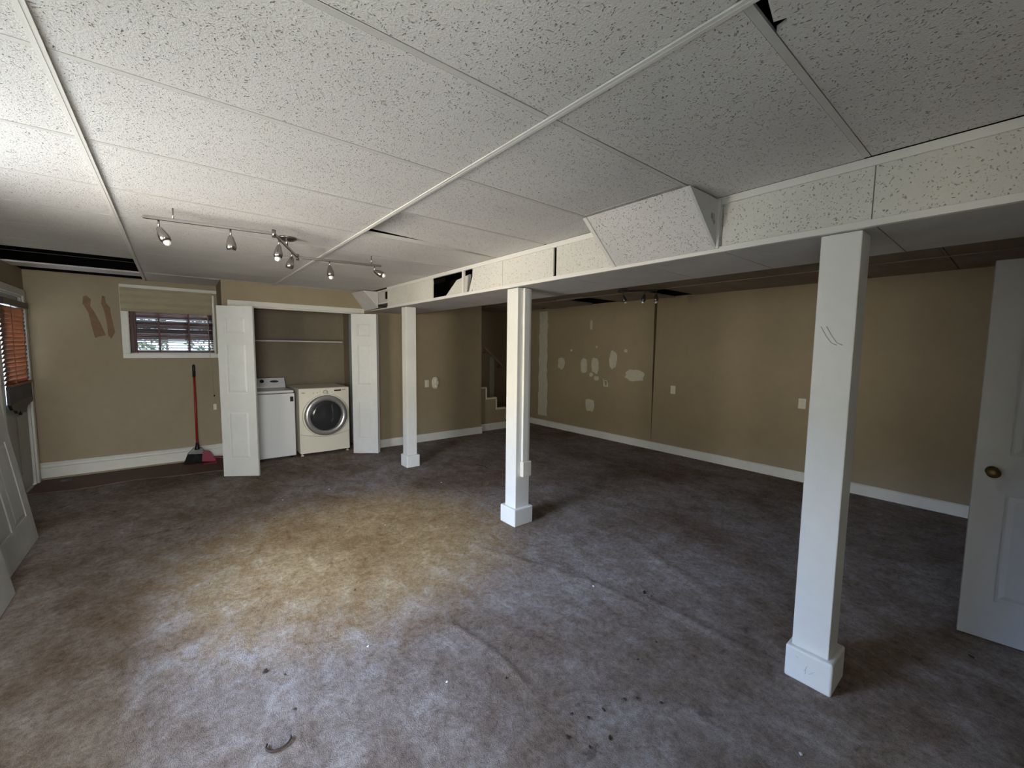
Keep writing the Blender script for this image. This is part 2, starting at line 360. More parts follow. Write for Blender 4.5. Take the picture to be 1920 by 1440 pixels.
# ------------------------------------------------------------------ glazed exterior door in the left wall
door1 = bpy.data.objects.new('door_1', None); C.objects.link(door1); door1.location = (XL-.03, 6.11, 0); door1['kind'] = 'structure'
ly0, ly1, lz0, lz1 = 5.80, 6.43, .92, 1.86
bm = bmesh.new(); X0, X1 = XL-.06, XL-.02
box(bm, (X0, D1[0]+.016, .01), (X1, ly0, D1[3]-.016), .002); box(bm, (X0, ly1, .01), (X1, D1[1]-.016, D1[3]-.016), .002); box(bm, (X0, ly0, .01), (X1, ly1, lz0), .002); box(bm, (X0, ly0, lz1), (X1, ly1, D1[3]-.016), .002)
obj('door_frame', bm, DOORG, door1)
bm = bmesh.new(); fr = .03
box(bm, (X1-.002, ly0-.01, lz0-.01), (X1+.012, ly0+fr, lz1+.01), .003); box(bm, (X1-.002, ly1-fr, lz0-.01), (X1+.012, ly1+.01, lz1+.01), .003)
obj('lite_frame', bm, WHITE, door1)
for y0, y1 in ((5.78, 6.06), (6.15, 6.43)):
    obj('raised_panel', BOX((X1-.003, y0, .2), (X1+.008, y1, .78), .006), DOORG, door1)
obj('pane', BOX((X0+.015, ly0, lz0), (X0+.019, ly1, lz1)), GLASS, door1)
# ------------------------------------------------------------------ window in the far left wall
win = bpy.data.objects.new('window_1', None); C.objects.link(win); win.location = (0, YW, 1.39); win['kind'] = 'structure'
bm = bmesh.new()
box(bm, (WN[0]-.065, YW-.02, WN[2]-.055), (WN[1]+.03, YW, WN[2]), .004); box(bm, (WN[0]-.065, YW-.02, WN[2]), (WN[0], YW, 2.17), .004)
box(bm, (WN[0]-.065, YW-.012, WN[3]+.02), (WN[1]+.03, YW, 2.20), .004)
box(bm, (WN[0], YW, WN[2]), (WN[0]+.012, YW+.16, WN[3])); box(bm, (WN[1]-.012, YW, WN[2]), (WN[1], YW+.16, WN[3])); box(bm, (WN[0], YW, WN[2]), (WN[1], YW+.16, WN[2]+.012)); box(bm, (WN[0], YW, WN[3]-.012), (WN[1], YW+.16, WN[3]))
obj('window_casing', bm, WHITE, win)
bm = bmesh.new(); fy0, fy1 = YW+.09, YW+.12
for a, b in (((WN[0], WN[2]), (WN[0]+.045, WN[3])), ((WN[1]-.045, WN[2]), (WN[1], WN[3])), ((WN[0], WN[2]), (WN[1], WN[2]+.045)), ((WN[0], WN[3]-.03), (WN[1], WN[3])), ((WN[0], 1.745), (WN[1], 1.785))):
    box(bm, (a[0], fy0, a[1]), (b[0], fy1, b[1]), .002)
for x in (-.13, .15): box(bm, (x-.011, fy0, WN[2]), (x+.011, fy1, WN[3]))
obj('window_sash', bm, WHITE, win)
obj('pane', BOX((WN[0]+.02, fy0+.012, WN[2]+.02), (WN[1]-.02, fy0+.016, WN[3]-.01)), GLASS, win)
struct('trim_4', BOX((XL, YW-.012, 2.20), (.46, YW, ZC), .002), WALL)   # strip between window head and ceiling
# ------------------------------------------------------------------ ceiling
bm = BOX((XL-.16, YN-.15, ZT), (XR+.12, YF+.12, ZT+.12))
ceiling = struct('ceiling', bm, DARK)
for k in range(17):   # joists in the dark space above the tiles
    x = XL+.2+k*.405
    obj('joist', BOX((x, YN, ZC+.25), (x+.04, YF, ZT)), JOIST, ceiling)
TW, TL = .6096, 1.22
rows = [.4375-TW*2+TW*k for k in range(13)]       # cross tee lines along Y
def tile(x0, x1, y0, y1, mat=TILE, dz=None, tilt=(0, 0), notch=None):
    g = .004; bm = bmesh.new()
    cx, cy = (x0+x1)/2, (y0+y1)/2; hx, hy = (x1-x0)/2-g, (y1-y0)/2-.0082
    if notch:
        nx_, ny_, s = notch
        poly = [(-hx, -hy), (hx, -hy), (hx, hy), (-hx, hy)]
        k = {(-1, -1): 0, (1, -1): 1, (1, 1): 2, (-1, 1): 3}[(nx_, ny_)]
        c = poly[k]; a = (c[0]-nx_*s, c[1]); b = (c[0]-nx_*s*.5, c[1]-ny_*s*.5); d = (c[0], c[1]-ny_*s)
        poly[k:k+1] = [a, b, d] if k in (1, 3) and False else ([d, b, a] if k in (0, 2) else [a, b, d])
        prism(bm, poly, .015, 'z', 0)
    else: box(bm, (-hx, -hy+.0100, 0), (hx, hy, .015))
    o = obj('ceiling_tile', bm, mat, ceiling, world=False)
    o.location = (cx, cy, ZC+.001+(0 if dz is None else dz)); o.rotation_euler = (tilt[0], tilt[1], 0); return o
def tee(x0, y0, x1, y1, name, mat=GRID, web=True):
    bm = bmesh.new(); wd = .012
    if abs(x1-x0) > abs(y1-y0): box(bm, (x0, y0-.003, ZC+.001), (x1, y0+.0175, ZC+.003)); box(bm, (x0, y0+.008, ZC+.002), (x1, y0+.010, ZC+(.03 if web else .004)))
    else: box(bm, (x0-wd, y0, ZC-.008), (x0+wd, y1, ZC-.003)); box(bm, (x0-.001, y0, ZC-.009), (x0+.001, y1, ZC+.03))
    return obj(name, bm, mat, ceiling)
BX = 2.15
cols = [(XL, -.233), (-.233, 1.0), (1.0, BX)]
for ci, (x0, x1) in enumerate(cols):
    for rI, y0 in enumerate(rows[:-1]):
        y1 = y0+TW
        if y1 < YN or y0 > YC and ci > 0: continue
        y0c, y1c = max(y0, YN), y1
        ylim = YC if x0 > 0 else YW
        if ci == 1 and y1c > YC:           # the row that runs on over the window recess
            if y0 < YC:
                tile(x0, x1, y0c, YC, dz=.001); tile(x0, .46, YC+.004, YW-.02, dz=.001)
            continue
        y1c = min(y1c, ylim)
        if y1c-y0c < .04: continue
        kw = {}
        if ci == 0 and abs(y0-5.3142) < .05: continue                       # missing tile: dark hole
        if ci == 0 and abs(y0-4.7046) < .05: tile(x0, x1, y0c, 5.10, dz=.0); continue
        if ci == 0 and y0 > 5.85: tile(x0, x1, 6.0, 6.31, dz=-.004); continue
        if ci == 2 and abs(y0-2.2663) < .05: kw = dict(dz=.022, tilt=(.0, math.radians(2.2)))
        if ci == 2 and abs(y0+.1721) < .05: kw = dict(notch=(-1, 1, .0)) if False else {}
        if ci == 2 and y1 < .5 and y1 > .4:
            bm = bmesh.new(); prism(bm, [(x0+.004, y0c), (x1-.004, y0c), (x1-.004, y1c-.004), (1.158, y1c-.004), (1.150, y1c-.030), (1.128, y1c-.036), (1.118, y1c-.012), (1.004, y1c-.034)], .015, 'z', ZC+.004)
            obj('ceiling_tile', bm, TILE, ceiling, label='white ceiling tile with a chipped edge'); continue
        if ci == 2 and y0 > 1.0 and y0 < 1.6:
            tile(x0, 1.85, y0c, y1c); tile(1.85, x1, y0c, y1c); continue
        tile(x0, x1, y0c, y1c, **kw)
    # narrow strip over the window wall
for x in (-.233, 1.0): tee(x, YN, x, YC if x > 0 else YW, 'main_tee')
for ci, (x0, x1) in enumerate(cols):
    for y in rows:
        if y < YN or y > (YC if ci else YW) - .1: continue
        if ci == 0 and y > 5.8: continue
        tee(x0+.012, y, x1-.012, y, 'cross_tee', TEEDIM if ci == 0 and y > 5.2 else TEEM, not (ci == 0 and y > 5.2))
# small dark chips broken off tile corners beside the near tees
for (x, y, s) in ((1.17, .475, .016), (1.025, .40, .02)):
    pass
# back room ceiling right of the beam
BXR = 2.85
holesR = {}
rc = [(BXR, 4.07), (4.07, 4.72), (4.72, XR)]
for ci, (x0, x1) in enumerate(rc):
    for y0 in rows:
        y1 = min(y0+TW, YF); y0c = max(y0, YN)
        if y1-y0c < .05: continue
        if y0c > YC and x1 < 4.2: continue
        if ci == 2 and abs(y0-4.095) < .05: 
            continue
        if ci == 2 and 2.8 < y0 < 2.95:
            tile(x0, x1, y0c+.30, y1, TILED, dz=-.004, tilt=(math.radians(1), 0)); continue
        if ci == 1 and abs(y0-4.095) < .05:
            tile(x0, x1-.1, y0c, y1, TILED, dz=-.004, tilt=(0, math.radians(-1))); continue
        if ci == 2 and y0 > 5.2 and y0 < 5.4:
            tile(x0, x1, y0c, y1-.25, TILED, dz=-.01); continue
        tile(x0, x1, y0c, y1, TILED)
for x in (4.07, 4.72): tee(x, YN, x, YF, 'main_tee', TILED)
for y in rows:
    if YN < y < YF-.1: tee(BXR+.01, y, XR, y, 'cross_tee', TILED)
bm = BOX((XR-.006, YN, ZC+.012), (XR-.001, YF, ZT)); box(bm, (XL, YW-.020, ZC+.012), (.46, YW-.001, ZT)); box(bm, (XL+.001, YN, ZC+.012), (XL+.006, YW, ZT)); obj('dark_liner', bm, DARK, ceiling)  # black liner added above the tiles so the ceiling holes look dark
obj('wall_angle', BOX((XL, YC-.02, ZC-.004), (XL+.018, YC, ZC)), GRID, ceiling)

# ------------------------------------------------------------------ dropped beam
BZ = 2.0
beam = thing('dropped_beam', 'long white dropped beam faced with speckled ceiling tiles resting on the posts', 'beam', (2.5, 2.6, BZ))
YB0, YB1 = YN, 5.20
bm = bmesh.new()
box(bm, (BX-.004, YB0, BZ-.006), (BX+.022, YB1, BZ+.022), .0015); box(bm, (BX-.004, YB0, ZC-.034), (BX+.018, YB1, ZC-.0005), .0005)
obj('edge_angle', bm, GRID, beam)
fz0, fz1 = BZ+.02, ZC-.032
segs = [(YB0, .42), (.42, 1.0), (1.0, 1.618), (1.618, 2.165), (2.19, 2.79), (2.79, 3.245), (4.0, 4.59), (4.60, 5.20)]
for k, (a, b) in enumerate(segs):
    o = obj('face_panel', BOX((BX+.004, a+.0015, fz0), (BX+.018, b-.0015, fz1), .001), TILEB, beam)
for y in (3.40,): obj('face_tee', BOX((BX-.002, y-.013, fz0), (BX+.02, y+.013, fz1)), GRID, beam)
bm = bmesh.new()   # tile fallen askew inside the beam behind the open bays
hexa(bm, [(BX+.06, 3.42, fz0-.01), (BX+.06, 3.86, fz0-.01), (BX+.08, 3.86, fz0-.01), (BX+.08, 3.42, fz0-.01), (BX+.09, 3.42, fz1-.02), (BX+.09, 3.66, fz1-.05), (BX+.11, 3.66, fz1-.05), (BX+.11, 3.42, fz1-.02)])
obj('fallen_panel', bm, TILEB, beam, label='loose white tile leaning inside the open beam bay')
bm = bmesh.new(); hexa(bm, [(BX+.05, 3.33, fz0), (BX+.05, 3.38, fz0), (BX+.07, 3.38, fz0), (BX+.07, 3.33, fz0), (BX+.05, 3.25, fz1-.03), (BX+.05, 3.30, fz1-.03), (BX+.07, 3.30, fz1-.03), (BX+.07, 3.25, fz1-.03)])
obj('brace', bm, GRID, beam)
obj('beam_core', BOX((BX+.30, YB0, BZ+.02), (BXR-.02, YC, ZC-.005)), DARK, beam)
ub = [YB0, -.2, .41, 1.0, 1.475, 2.08, 2.69, 3.3, 3.91, 4.52, 5.13, YC]
for a, b in zip(ub, ub[1:]):
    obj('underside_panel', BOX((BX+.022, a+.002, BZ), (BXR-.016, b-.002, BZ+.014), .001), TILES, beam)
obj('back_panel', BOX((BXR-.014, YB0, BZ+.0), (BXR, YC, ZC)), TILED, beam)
# sloped duct box on the beam
duct = thing('sloped_duct_box', 'white sloped duct cover wedge between ceiling and beam with a grey smudge', 'duct cover', (2.0, 1.33, 2.0))
A, B_ = 1.03, 1.64; x_t, x_b, z_b = 1.86, BX-.006, 2.012
bm = bmesh.new(); hexa(bm, [(x_b, A, z_b), (x_b, B_, z_b), (x_b+.012, B_, z_b+.004), (x_b+.012, A, z_b+.004), (x_t, A, ZC-.010), (x_t, B_, ZC-.010), (x_t+.016, B_, ZC-.010), (x_t+.016, A, ZC-.010)])
obj('sloped_panel', bm, TILE, duct)
for y, t in ((A, -.012), (B_, .012)):
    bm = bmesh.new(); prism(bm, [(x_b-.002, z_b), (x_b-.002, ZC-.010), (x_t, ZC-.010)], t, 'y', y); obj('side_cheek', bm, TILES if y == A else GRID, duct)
bm = bmesh.new(); hexa(bm, [(x_b-.008, B_-.01, z_b-.004), (x_b-.008, B_+.014, z_b-.004), (x_b, B_+.014, z_b), (x_b, B_-.01, z_b), (x_t-.008, B_-.01, ZC-.014), (x_t-.008, B_+.014, ZC-.014), (x_t, B_+.014, ZC-.01), (x_t, B_-.01, ZC-.01)])
obj('edge_trim', bm, GRID, duct)
obj('corner_trim', BOX((x_b-.012, A-.024, z_b), (x_b, A-.010, ZC-.01)), GRID, duct)
SM = new_mat('smudge', (.25, .24, .22), .9)
bm = bmesh.new()
for (x, z, h) in ((2.085, 2.155, .045), (2.098, 2.15, .055), (2.075, 2.16, .03), (2.108, 2.135, .02)):
    prism(bm, blob(x, z, .008, h, 8), -.0012, 'y', A-.0115)
obj('smudge', bm, SM, duct, label='grey smudge mark')
# stepped far end of the beam: vent section and slanted panel
endb = thing('beam_end_box', 'small white boxed end of the beam with a dark vent above the closet door', 'duct cover', (2.4, 5.6, 2.08))
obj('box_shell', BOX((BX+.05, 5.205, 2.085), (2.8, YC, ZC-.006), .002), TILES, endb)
obj('vent', BOX((BX+.044, 5.25, 2.13), (BX+.051, 5.37, 2.225), .002), DARK, endb, label='dark vent opening')
bm = bmesh.new(); box(bm, (BX+.03, 5.22, 2.235), (BX+.05, 5.6, ZC-.007)); box(bm, (BX+.03, 5.22, 2.075), (BX+.05, 5.6, 2.09)); obj('vent_trim', bm, GRID, endb)
slant = thing('slanted_corner_panel', 'cracked white slanted panel where closet wall meets ceiling', 'panel', (2.05, 5.8, 2.03))
bm = bmesh.new(); hexa(bm, [(2.135, YC-.001, 2.01), (2.19, 5.62, 2.03), (2.20, 5.62, 2.04), (2.15, YC-.001, 2.02), (1.955, YC-.001, ZC-.012), (1.99, 5.61, ZC-.012), (2.02, 5.61, ZC-.012), (1.985, YC-.001, ZC-.012)])
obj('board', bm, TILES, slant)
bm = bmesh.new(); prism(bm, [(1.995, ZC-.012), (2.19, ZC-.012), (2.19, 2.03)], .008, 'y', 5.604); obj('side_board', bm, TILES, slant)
bm = bmesh.new(); tube(bm, [(2.0, 5.60, ZC-.015), (2.1, 5.598, 2.14), (2.19, 5.60, 2.03)], .004, 6); obj('cracked_seam', bm, GRID, slant)

# ------------------------------------------------------------------ posts
def post(label, x0, x1, y0, y1, b, raceway=False):
    t = thing('support_post', label, 'post', ((x0+x1)/2, (y0+y1)/2, 0), group=None)
    obj('shaft', BOX((x0, y0, .02), (x1, y1, BZ-.0065), .004, 2), POSTW, t)
    obj('base_block', BOX((b[0], b[2], -.004), (b[1], b[3], .148), .010, 3), POSTW, t)
    if raceway:
        yc = y0
        obj('raceway', BOX((x0+.055, yc-.022, .55), (x1-.035, yc, BZ-.0065), .004, 2), POSTW, t)
        ob = obj('outlet_box', BOX((x0+.045, yc-.042, .42), (x1-.012, yc, .55), .006, 2), IVORY, t)
        for z in (.46, .51): obj('socket', BOX((x0+.075, yc-.0435, z-.014), (x1-.045, yc-.041, z+.014), .001), WHITE, ob)
    return t
p_near = post('nearest white square support post with scuffed base block', 2.175, 2.313, .448, .588, (2.15, 2.35, .425, .605))
post('middle white square support post with electrical raceway and outlet box', 2.185, 2.335, 2.625, 2.765, (2.158, 2.362, 2.60, 2.80), True)
post('farthest white square support post beside the laundry closet', 2.215, 2.345, 4.785, 4.915, (2.195, 2.37, 4.755, 4.94))
SC = new_mat('scuff', (.42, .42, .43), .8)
for (y, z, l, a) in ((.52, .075, .03, 1.9), (.497, .068, .03, 2.3), (.556, .11, .012, .6), (.52, .06, .02, 1.6)):
    bm = bmesh.new(); dy, dz = math.cos(a)*l/2, math.sin(a)*l/2; hexa(bm, [(2.1494, y-dy, z-dz), (2.1494, y-dy+.002, z-dz), (2.151, y-dy+.002, z-dz), (2.151, y-dy, z-dz), (2.1494, y+dy, z+dz), (2.1494, y+dy+.002, z+dz), (2.151, y+dy+.002, z+dz), (2.151, y+dy, z+dz)])
    obj('scuff_mark', bm, SC, p_near, label='thin dark scuff')
for k, (y, z) in enumerate([(.535, 1.56), (.515, 1.56)]):
    bm = bmesh.new(); tube(bm, [(2.1745, y+.03, z+.05), (2.1743, y+.01, z+.01), (2.1743, y-.01, z-.02), (2.1745, y-.03, z-.03)], .0015, 5); obj('scuff_mark', bm, SC, p_near, label='thin dark scuff')

# ------------------------------------------------------------------ panel doors
def door_mesh(w, h, t, panels):
    """local: x 0..w, y 0..t (faces at 0 and t), z 0..h"""
    bm = bmesh.new(); d = .007
    box(bm, (.001, d, .001), (w-.001, t-d, h-.001))
    xsplit = sorted({0, w} | {p[0] for p in panels} | {p[1] for p in panels}); zs_ = sorted({0, h} | {p[2] for p in panels} | {p[3] for p in panels})
    for a, b in zip(xsplit, xsplit[1:]):
        for c, e in zip(zs_, zs_[1:]):
            if any(p[0] <= a and b <= p[1] and p[2] <= c and e <= p[3] for p in panels): continue
            box(bm, (a, 0, c), (b, t, e))
    return bm
def panel_door(t, w, h, th, panels, mat):
    obj('slab', door_mesh(w, h, th, panels), mat, t, world=False)
    for p in panels:
        bm = bmesh.new(); g = .012
        x0, x1, z0, z1 = p[0]+g, p[1]-g, p[2]+g, p[3]-g; s = .022
        for (ya, yb) in ((.0075, .001), (th-.0075, th-.001)):
            lo = [(x0, ya, z0), (x1, ya, z0), (x1, ya, z1), (x0, ya, z1)]; hi = [(x0+s, yb, z0+s), (x1-s, yb, z0+s), (x1-s, yb, z1-s), (x0+s, yb, z1-s)]
            hexa(bm, lo+hi)
        obj('raised_panel', bm, mat, t, world=False)
SIX = lambda w, h: [(a, b, c*h, d*h) for (a, b) in ((.11*w/.76, w/2-.045), (w/2+.045, w-.11*w/.76)) for (c, d) in ((.11, .40), (.50, .815), (.865, .945))]
THREE = lambda w, h: [(w*.21, w*.79, c*h, d*h) for (c, d) in ((.107, .386), (.495, .786), (.838, .937))]
def leaf_thing(name, label, cat): return thing(name, label, cat)
def bifold(label, J, P1, P2, zb, h):
    t = thing('bifold_door', label, 'door', (P1[0], P1[1], zb), group=None)
    for k, (a, b, ww) in enumerate(((J, P1, None), (P1, P2, None))):
        a, b = Vector(a), Vector(b); w_ = (b-a).length; ang = math.atan2(b.y-a.y, b.x-a.x)
        e = bpy.data.objects.new('leaf', door_leaf_mesh(w_-.006, h)); e.data.materials.append(DOORW); C.objects.link(e); e.parent = t
        e.location = (a.x-P1[0], a.y-P1[1], 0); e.rotation_euler = (0, 0, ang)
        for p in THREE(w_-.006, h):
            bm = bmesh.new(); g = .008; x0, x1, z0, z1 = p[0]+g, p[1]-g, p[2]+g, p[3]-g; s = .02; th = .032
            for (ya, yb) in ((.0075, .001), (th-.0075, th-.001)):
                hexa(bm, [(x0, ya, z0), (x1, ya, z0), (x1, ya, z1), (x0, ya, z1), (x0+s, yb, z0+s), (x1-s, yb, z0+s), (x1-s, yb, z1-s), (x0+s, yb, z1-s)])
            obj('raised_panel', bm, DOORW, e, world=False)
    return t
def door_leaf_mesh(w_, h):
    bm = door_mesh(w_, h, .032, THREE(w_, h)); me = bpy.data.meshes.new('leaf'); bm.to_mesh(me); bm.free(); return me
bifold('white bifold closet door folded open left of the washer', (.60, 5.955), (.38, 5.65), (.70, 5.44), .012, 1.925)
bifold('white bifold closet door folded open right of the dryer', (2.035, 5.955), (2.19, 5.66), (1.915, 5.877), .012, 1.935)
# right-hand open door
dr = thing('panel_door', 'white six-panel door standing open at the right with a brass knob', 'door', (3.222, .125, .012), (0, 0, math.radians(-82)), None)
panel_door(dr, .79, 1.955, .035, SIX(.79, 1.955), DOORD)
bm = bmesh.new(); 
lathe(bm, [(.026, 0), (.026, .006), (.010, .010), (.010, .028), (.022, .036), (.027, .048), (.022, .060), (.004, .064)], (.062, 0, .89), (0, -1, 0), 20)
obj('knob', bm, BRASS, dr, world=False, label='aged brass knob')
# doors leaning on the left wall
def leaning(label, yfar, w_, h, xb, gap):
    ang = math.asin((abs(XL-xb)-gap-.035)/h)
    # local x -> world -Y, local z up leaning towards -X, local y thickness towards ... 
    t = thing('loose_door', label, 'door', (xb-.035, yfar, .003), (0, 0, 0), None)
    R = Matrix(((0, math.cos(ang), -math.sin(ang)), (-1, 0, 0), (0, math.sin(ang), math.cos(ang)))).to_4x4()
    t.rotation_euler = R.to_euler(); panel_door(t, w_, h, .035, SIX(w_, h), DOORG); return t
leaning('grey-white panelled door slab leaning on the left wall', 4.70, .86, 1.98, -.875, .045)
leaning('second white door slab leaning at the left frame edge', 3.70, .80, 1.98, -.80, .09)

# ------------------------------------------------------------------ stairs behind the far wall
st = thing('staircase', 'tan knee wall and steps climbing left behind the middle post', 'stairs', (4.6, 6.5, 0))
prof = [(4.17, 0), (5.06, 0), (5.06, .19), (4.83, .19), (4.83, .395), (4.595, .395), (4.595, .60), (4.36, .60), (4.36, .80), (4.17, .80)]
bm = bmesh.new(); prism(bm, prof, .06, 'y', 6.11); obj('knee_wall', bm, WALL, st)
bm = bmesh.new(); t_ = .026
for (xa, xb, z) in ((4.17, 4.36, .80), (4.36, 4.595, .60), (4.595, 4.83, .395), (4.83, 5.06, .19)): box(bm, (xa, 6.098, z-t_), (xb+.012, 6.175, z+.004), .002)
for (x, za, zb) in ((4.36, .60, .80), (4.595, .395, .60), (4.83, .19, .395), (5.06, 0, .19)): box(bm, (x-t_*.3, 6.098, za-t_), (x+.014, 6.175, zb+.004), .002)
obj('skirt_trim', bm, WHITE, st)
for k in range(8):
    x1 = 5.06-.235*k; z = .19+.2*k
    if z > 1.9: break
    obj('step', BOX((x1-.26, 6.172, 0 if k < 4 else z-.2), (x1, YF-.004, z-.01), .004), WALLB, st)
bm = bmesh.new(); prism(bm, [(6.11-x, z) for x, z in base_prof(.125, .014)], 5.06-4.17, 'x', 4.17); obj('baseboard', bm, WHITE, st)
RLM = paint('worn_handrail_paint', (.5, .44, .33), .6)
rl = thing('stair_handrail', 'short tan handrail slanting down the stairwell wall', 'handrail', (5.0, 6.92, 1.4))
a, b = Vector((4.80, 6.91, 1.60)), Vector((5.36, 6.91, 1.12))
bm = bmesh.new(); tube(bm, [a, b], .022, 10); obj('rail', bm, RLM, rl)
for q in (.2, .85):
    p = a.lerp(b, q); bm = bmesh.new(); tube(bm, [(p.x, 6.98, p.z-.09), (p.x, 6.93, p.z-.08), (p.x, 6.91, p.z-.01)], .011, 8); obj('bracket', bm, WALL, rl)

# ------------------------------------------------------------------ closet contents
sh = thing('closet_shelf', 'thin wire-edged closet shelf high above the washer', 'shelf', (1.3, 6.7, 1.56))
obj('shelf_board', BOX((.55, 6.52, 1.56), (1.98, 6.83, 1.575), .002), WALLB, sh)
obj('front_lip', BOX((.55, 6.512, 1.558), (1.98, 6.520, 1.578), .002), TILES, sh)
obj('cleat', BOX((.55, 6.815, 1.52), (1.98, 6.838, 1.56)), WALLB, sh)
wa = thing('washing_machine', 'white top-loading washing machine half hidden behind the left bifold door', 'washer', (.89, 6.45, 0))
wx0, wx1, wy0, wy1 = .56, 1.228, 6.12, 6.80
obj('cabinet', BOX((wx0, wy0, .03), (wx1, wy1, .875), .012, 3), APPL, wa)
obj('lid', BOX((wx0+.006, wy0+.004, .882), (wx1-.006, 6.62, .915), .014, 3), APPL, wa)
bm = bmesh.new(); prism(bm, [(6.60, .88), (6.79, .88), (6.79, 1.035), (6.70, 1.045), (6.62, .94)], wx1-wx0-.03, 'x', wx0+.015); con = obj('control_console', bm, APPL, wa)
bm = bmesh.new(); prism(bm, blob(1.08, 1.0, .11, .03, 20, 0, 1.0), .04, 'y', 6.645); obj('display', bm, BLACKP, con)
bm = bmesh.new(); lathe(bm, [(.026, 0), (.026, .016), (.02, .022)], (.93, 6.672, 1.0), (0, -.7, .55), 20); obj('dial', bm, BLACKP, con)
bm = bmesh.new(); box(bm, (1.172, wy0-.003, .765), (1.212, wy0+.002, .83), .003); obj('badge', bm, BLACKP, wa, label='small black square badge')
for x in (.6, 1.18):
    for y in (6.17, 6.74):
        bm = bmesh.new(); lathe(bm, [(.02, 0), (.02, .012), (.01, .014), (.01, .04)], (x, y, 0)); obj('foot', bm, BLACKP, wa)
dy_ = thing('clothes_dryer', 'cream front-loading dryer with large round grey-ringed glass door', 'dryer', (1.6, 6.4, 0))
dx0, dx1, dy0, dy1 = 1.272, 1.928, 6.07, 6.80
bm = bmesh.new(); box(bm, (dx0, dy0+.02, .035), (dx1, dy1, .93), .014, 3); obj('cabinet', bm, APPLC, dy_)
# bowed front fascia
bm = bmesh.new(); npt = 14; pl = [(dx1-.004, dy0+.03), (dx0+.004, dy0+.03)]
pl += [(dx0+.004+(dx1-dx0-.008)*k/npt, dy0+.022-.028*math.sin(PI*k/npt)) for k in range(npt+1)]
prism(bm, pl, .625, 'z', .30); obj('front_fascia', bm, APPLC, dy_)
bm = bmesh.new(); pl2 = [(p[0], p[1]+.002) for p in pl]; prism(bm, pl2, .248, 'z', .040); obj('kick_panel', bm, APPLC, dy_)
bm = bmesh.new(); tube(bm, [(dx0+.003+(dx1-dx0-.006)*k/16, dy0+.018-.028*math.sin(PI*k/16)-.002, .305-.05*math.sin(PI*k/16)) for k in range(17)], .003, 6); obj('seam', bm, SILVER, dy_)
ctr = (1.603, dy0-.006, .548)
dd = bpy.data.objects.new('door', None); C.objects.link(dd); dd.parent = dy_
def part2(name, bm, m, par): return obj(name, bm, m, par)
bm = bmesh.new(); lathe(bm, [(.300, -.02), (.300, .006), (.292, .014), (.282, .016)], ctr, (0, -1, 0), 56); dring = obj('door_surround', bm, APPLC, dy_)
bm = bmesh.new(); lathe(bm, [(.274, 0), (.276, .028), (.266, .042), (.236, .046), (.213, .036), (.203, .020), (.203, .0)], ctr, (0, -1, 0), 56); rg = obj('door_ring', bm, SILVER, dy_, label='silver-grey door ring')
bm = bmesh.new(); lathe(bm, [(.208, .018), (.206, .026), (.165, .038), (.09, .047), (.02, .050)], ctr, (0, -1, 0), 48); obj('door_glass', bm, DGLASS, rg, label='dark curved glass')
bpy.data.objects.remove(dd)
bm = bmesh.new(); lathe(bm, [(.278, 0), (.281, .020), (.279, .026)], ctr, (0, -1, 0), 56); obj('door_gasket', bm, BLACKP, dy_)
bm = bmesh.new(); lathe(bm, [(.032, 0), (.032, .01), (.026, .016), (.022, .030), (.003, .032)], (1.60, dy0-.006, .872), (0, -1, 0), 24); obj('program_knob', bm, IVORY, dy_)
obj('display', BOX((1.72, dy0-.006, .878), (1.812, dy0+.01, .898), .002), BLACKP, dy_, label='black display window')
for x, z in ((1.50, .868), (1.535, .885), (1.665, .885), (1.69, .866), (1.84, .892), (1.865, .892), (1.45, .862)):
    bm = bmesh.new(); lathe(bm, [(.007, 0), (.007, .008), (.002, .009)], (x, dy0+.004, z), (0, -1, 0), 12); obj('button', bm, SILVER, dy_)
bm = bmesh.new(); prism(bm, blob(1.325, .872, .05, .018, 16, 0, 1), .006, 'y', dy0+.006); obj('emblem', bm, SILVER, dy_, label='small silver oval emblem')
for x in (1.30, 1.90):
    for y in (6.12, 6.75):
        bm = bmesh.new(); lathe(bm, [(.02, 0), (.02, .012), (.01, .014), (.01, .05)], (x, y, 0)); obj('foot', bm, IVORY, dy_)

# ------------------------------------------------------------------ broom and dustpan
br = thing('broom', 'red-handled angle broom with black head leaning against the far left wall', 'broom', (.17, 6.52, 0))
top, bot = Vector((.186, 6.66, 1.245)), Vector((.175, 6.54, .235))
bm = bmesh.new(); tube(bm, [bot, top], .0115, 12); obj('handle', bm, REDM, br)
bm = bmesh.new(); d_ = (top-bot).normalized(); tube(bm, [top-d_*.15, top-d_*.01, top+d_*.006], [.017, .017, .010], 12); obj('grip', bm, BLACKP, br)
bm = bmesh.new(); lathe(bm, [(.03, 0), (.026, .03), (.016, .06), (.014, .09)], bot-d_*.06, d_, 16); obj('socket', bm, BLACKP, br)
bm = bmesh.new(); hexa(bm, [(.075, 6.515, .135), (.275, 6.515, .115), (.275, 6.56, .115), (.075, 6.56, .135), (.135, 6.525, .20), (.21, 6.525, .20), (.21, 6.555, .20), (.135, 6.555, .20)]); obj('head', bm, BLACKP, br)
hb = bmesh.new()
for k in range(26):
    u = k/25; xt = .08+.19*u; xb_ = .035+.245*u; zt = .135-.02*u
    for j in range(4):
        y = 6.52+.011*j; tube(hb, [(xt, y, zt), (xb_+rng.uniform(-.004, .004), y-.006+rng.uniform(-.004, .004), .012)], [.004, .0045], 4)
obj('bristles', hb, BRIST, br, kind='stuff')
dp = thing('dustpan', 'dark red plastic dustpan behind the black broom head', 'dustpan', (.3, 6.5, 0))
bm = bmesh.new(); prism(bm, [(.215, .03), (.355, .008), (.37, .02), (.33, .08), (.30, .145), (.26, .16), (.225, .15)], .010, 'y', 6.485); obj('pan_back', bm, REDP, dp)
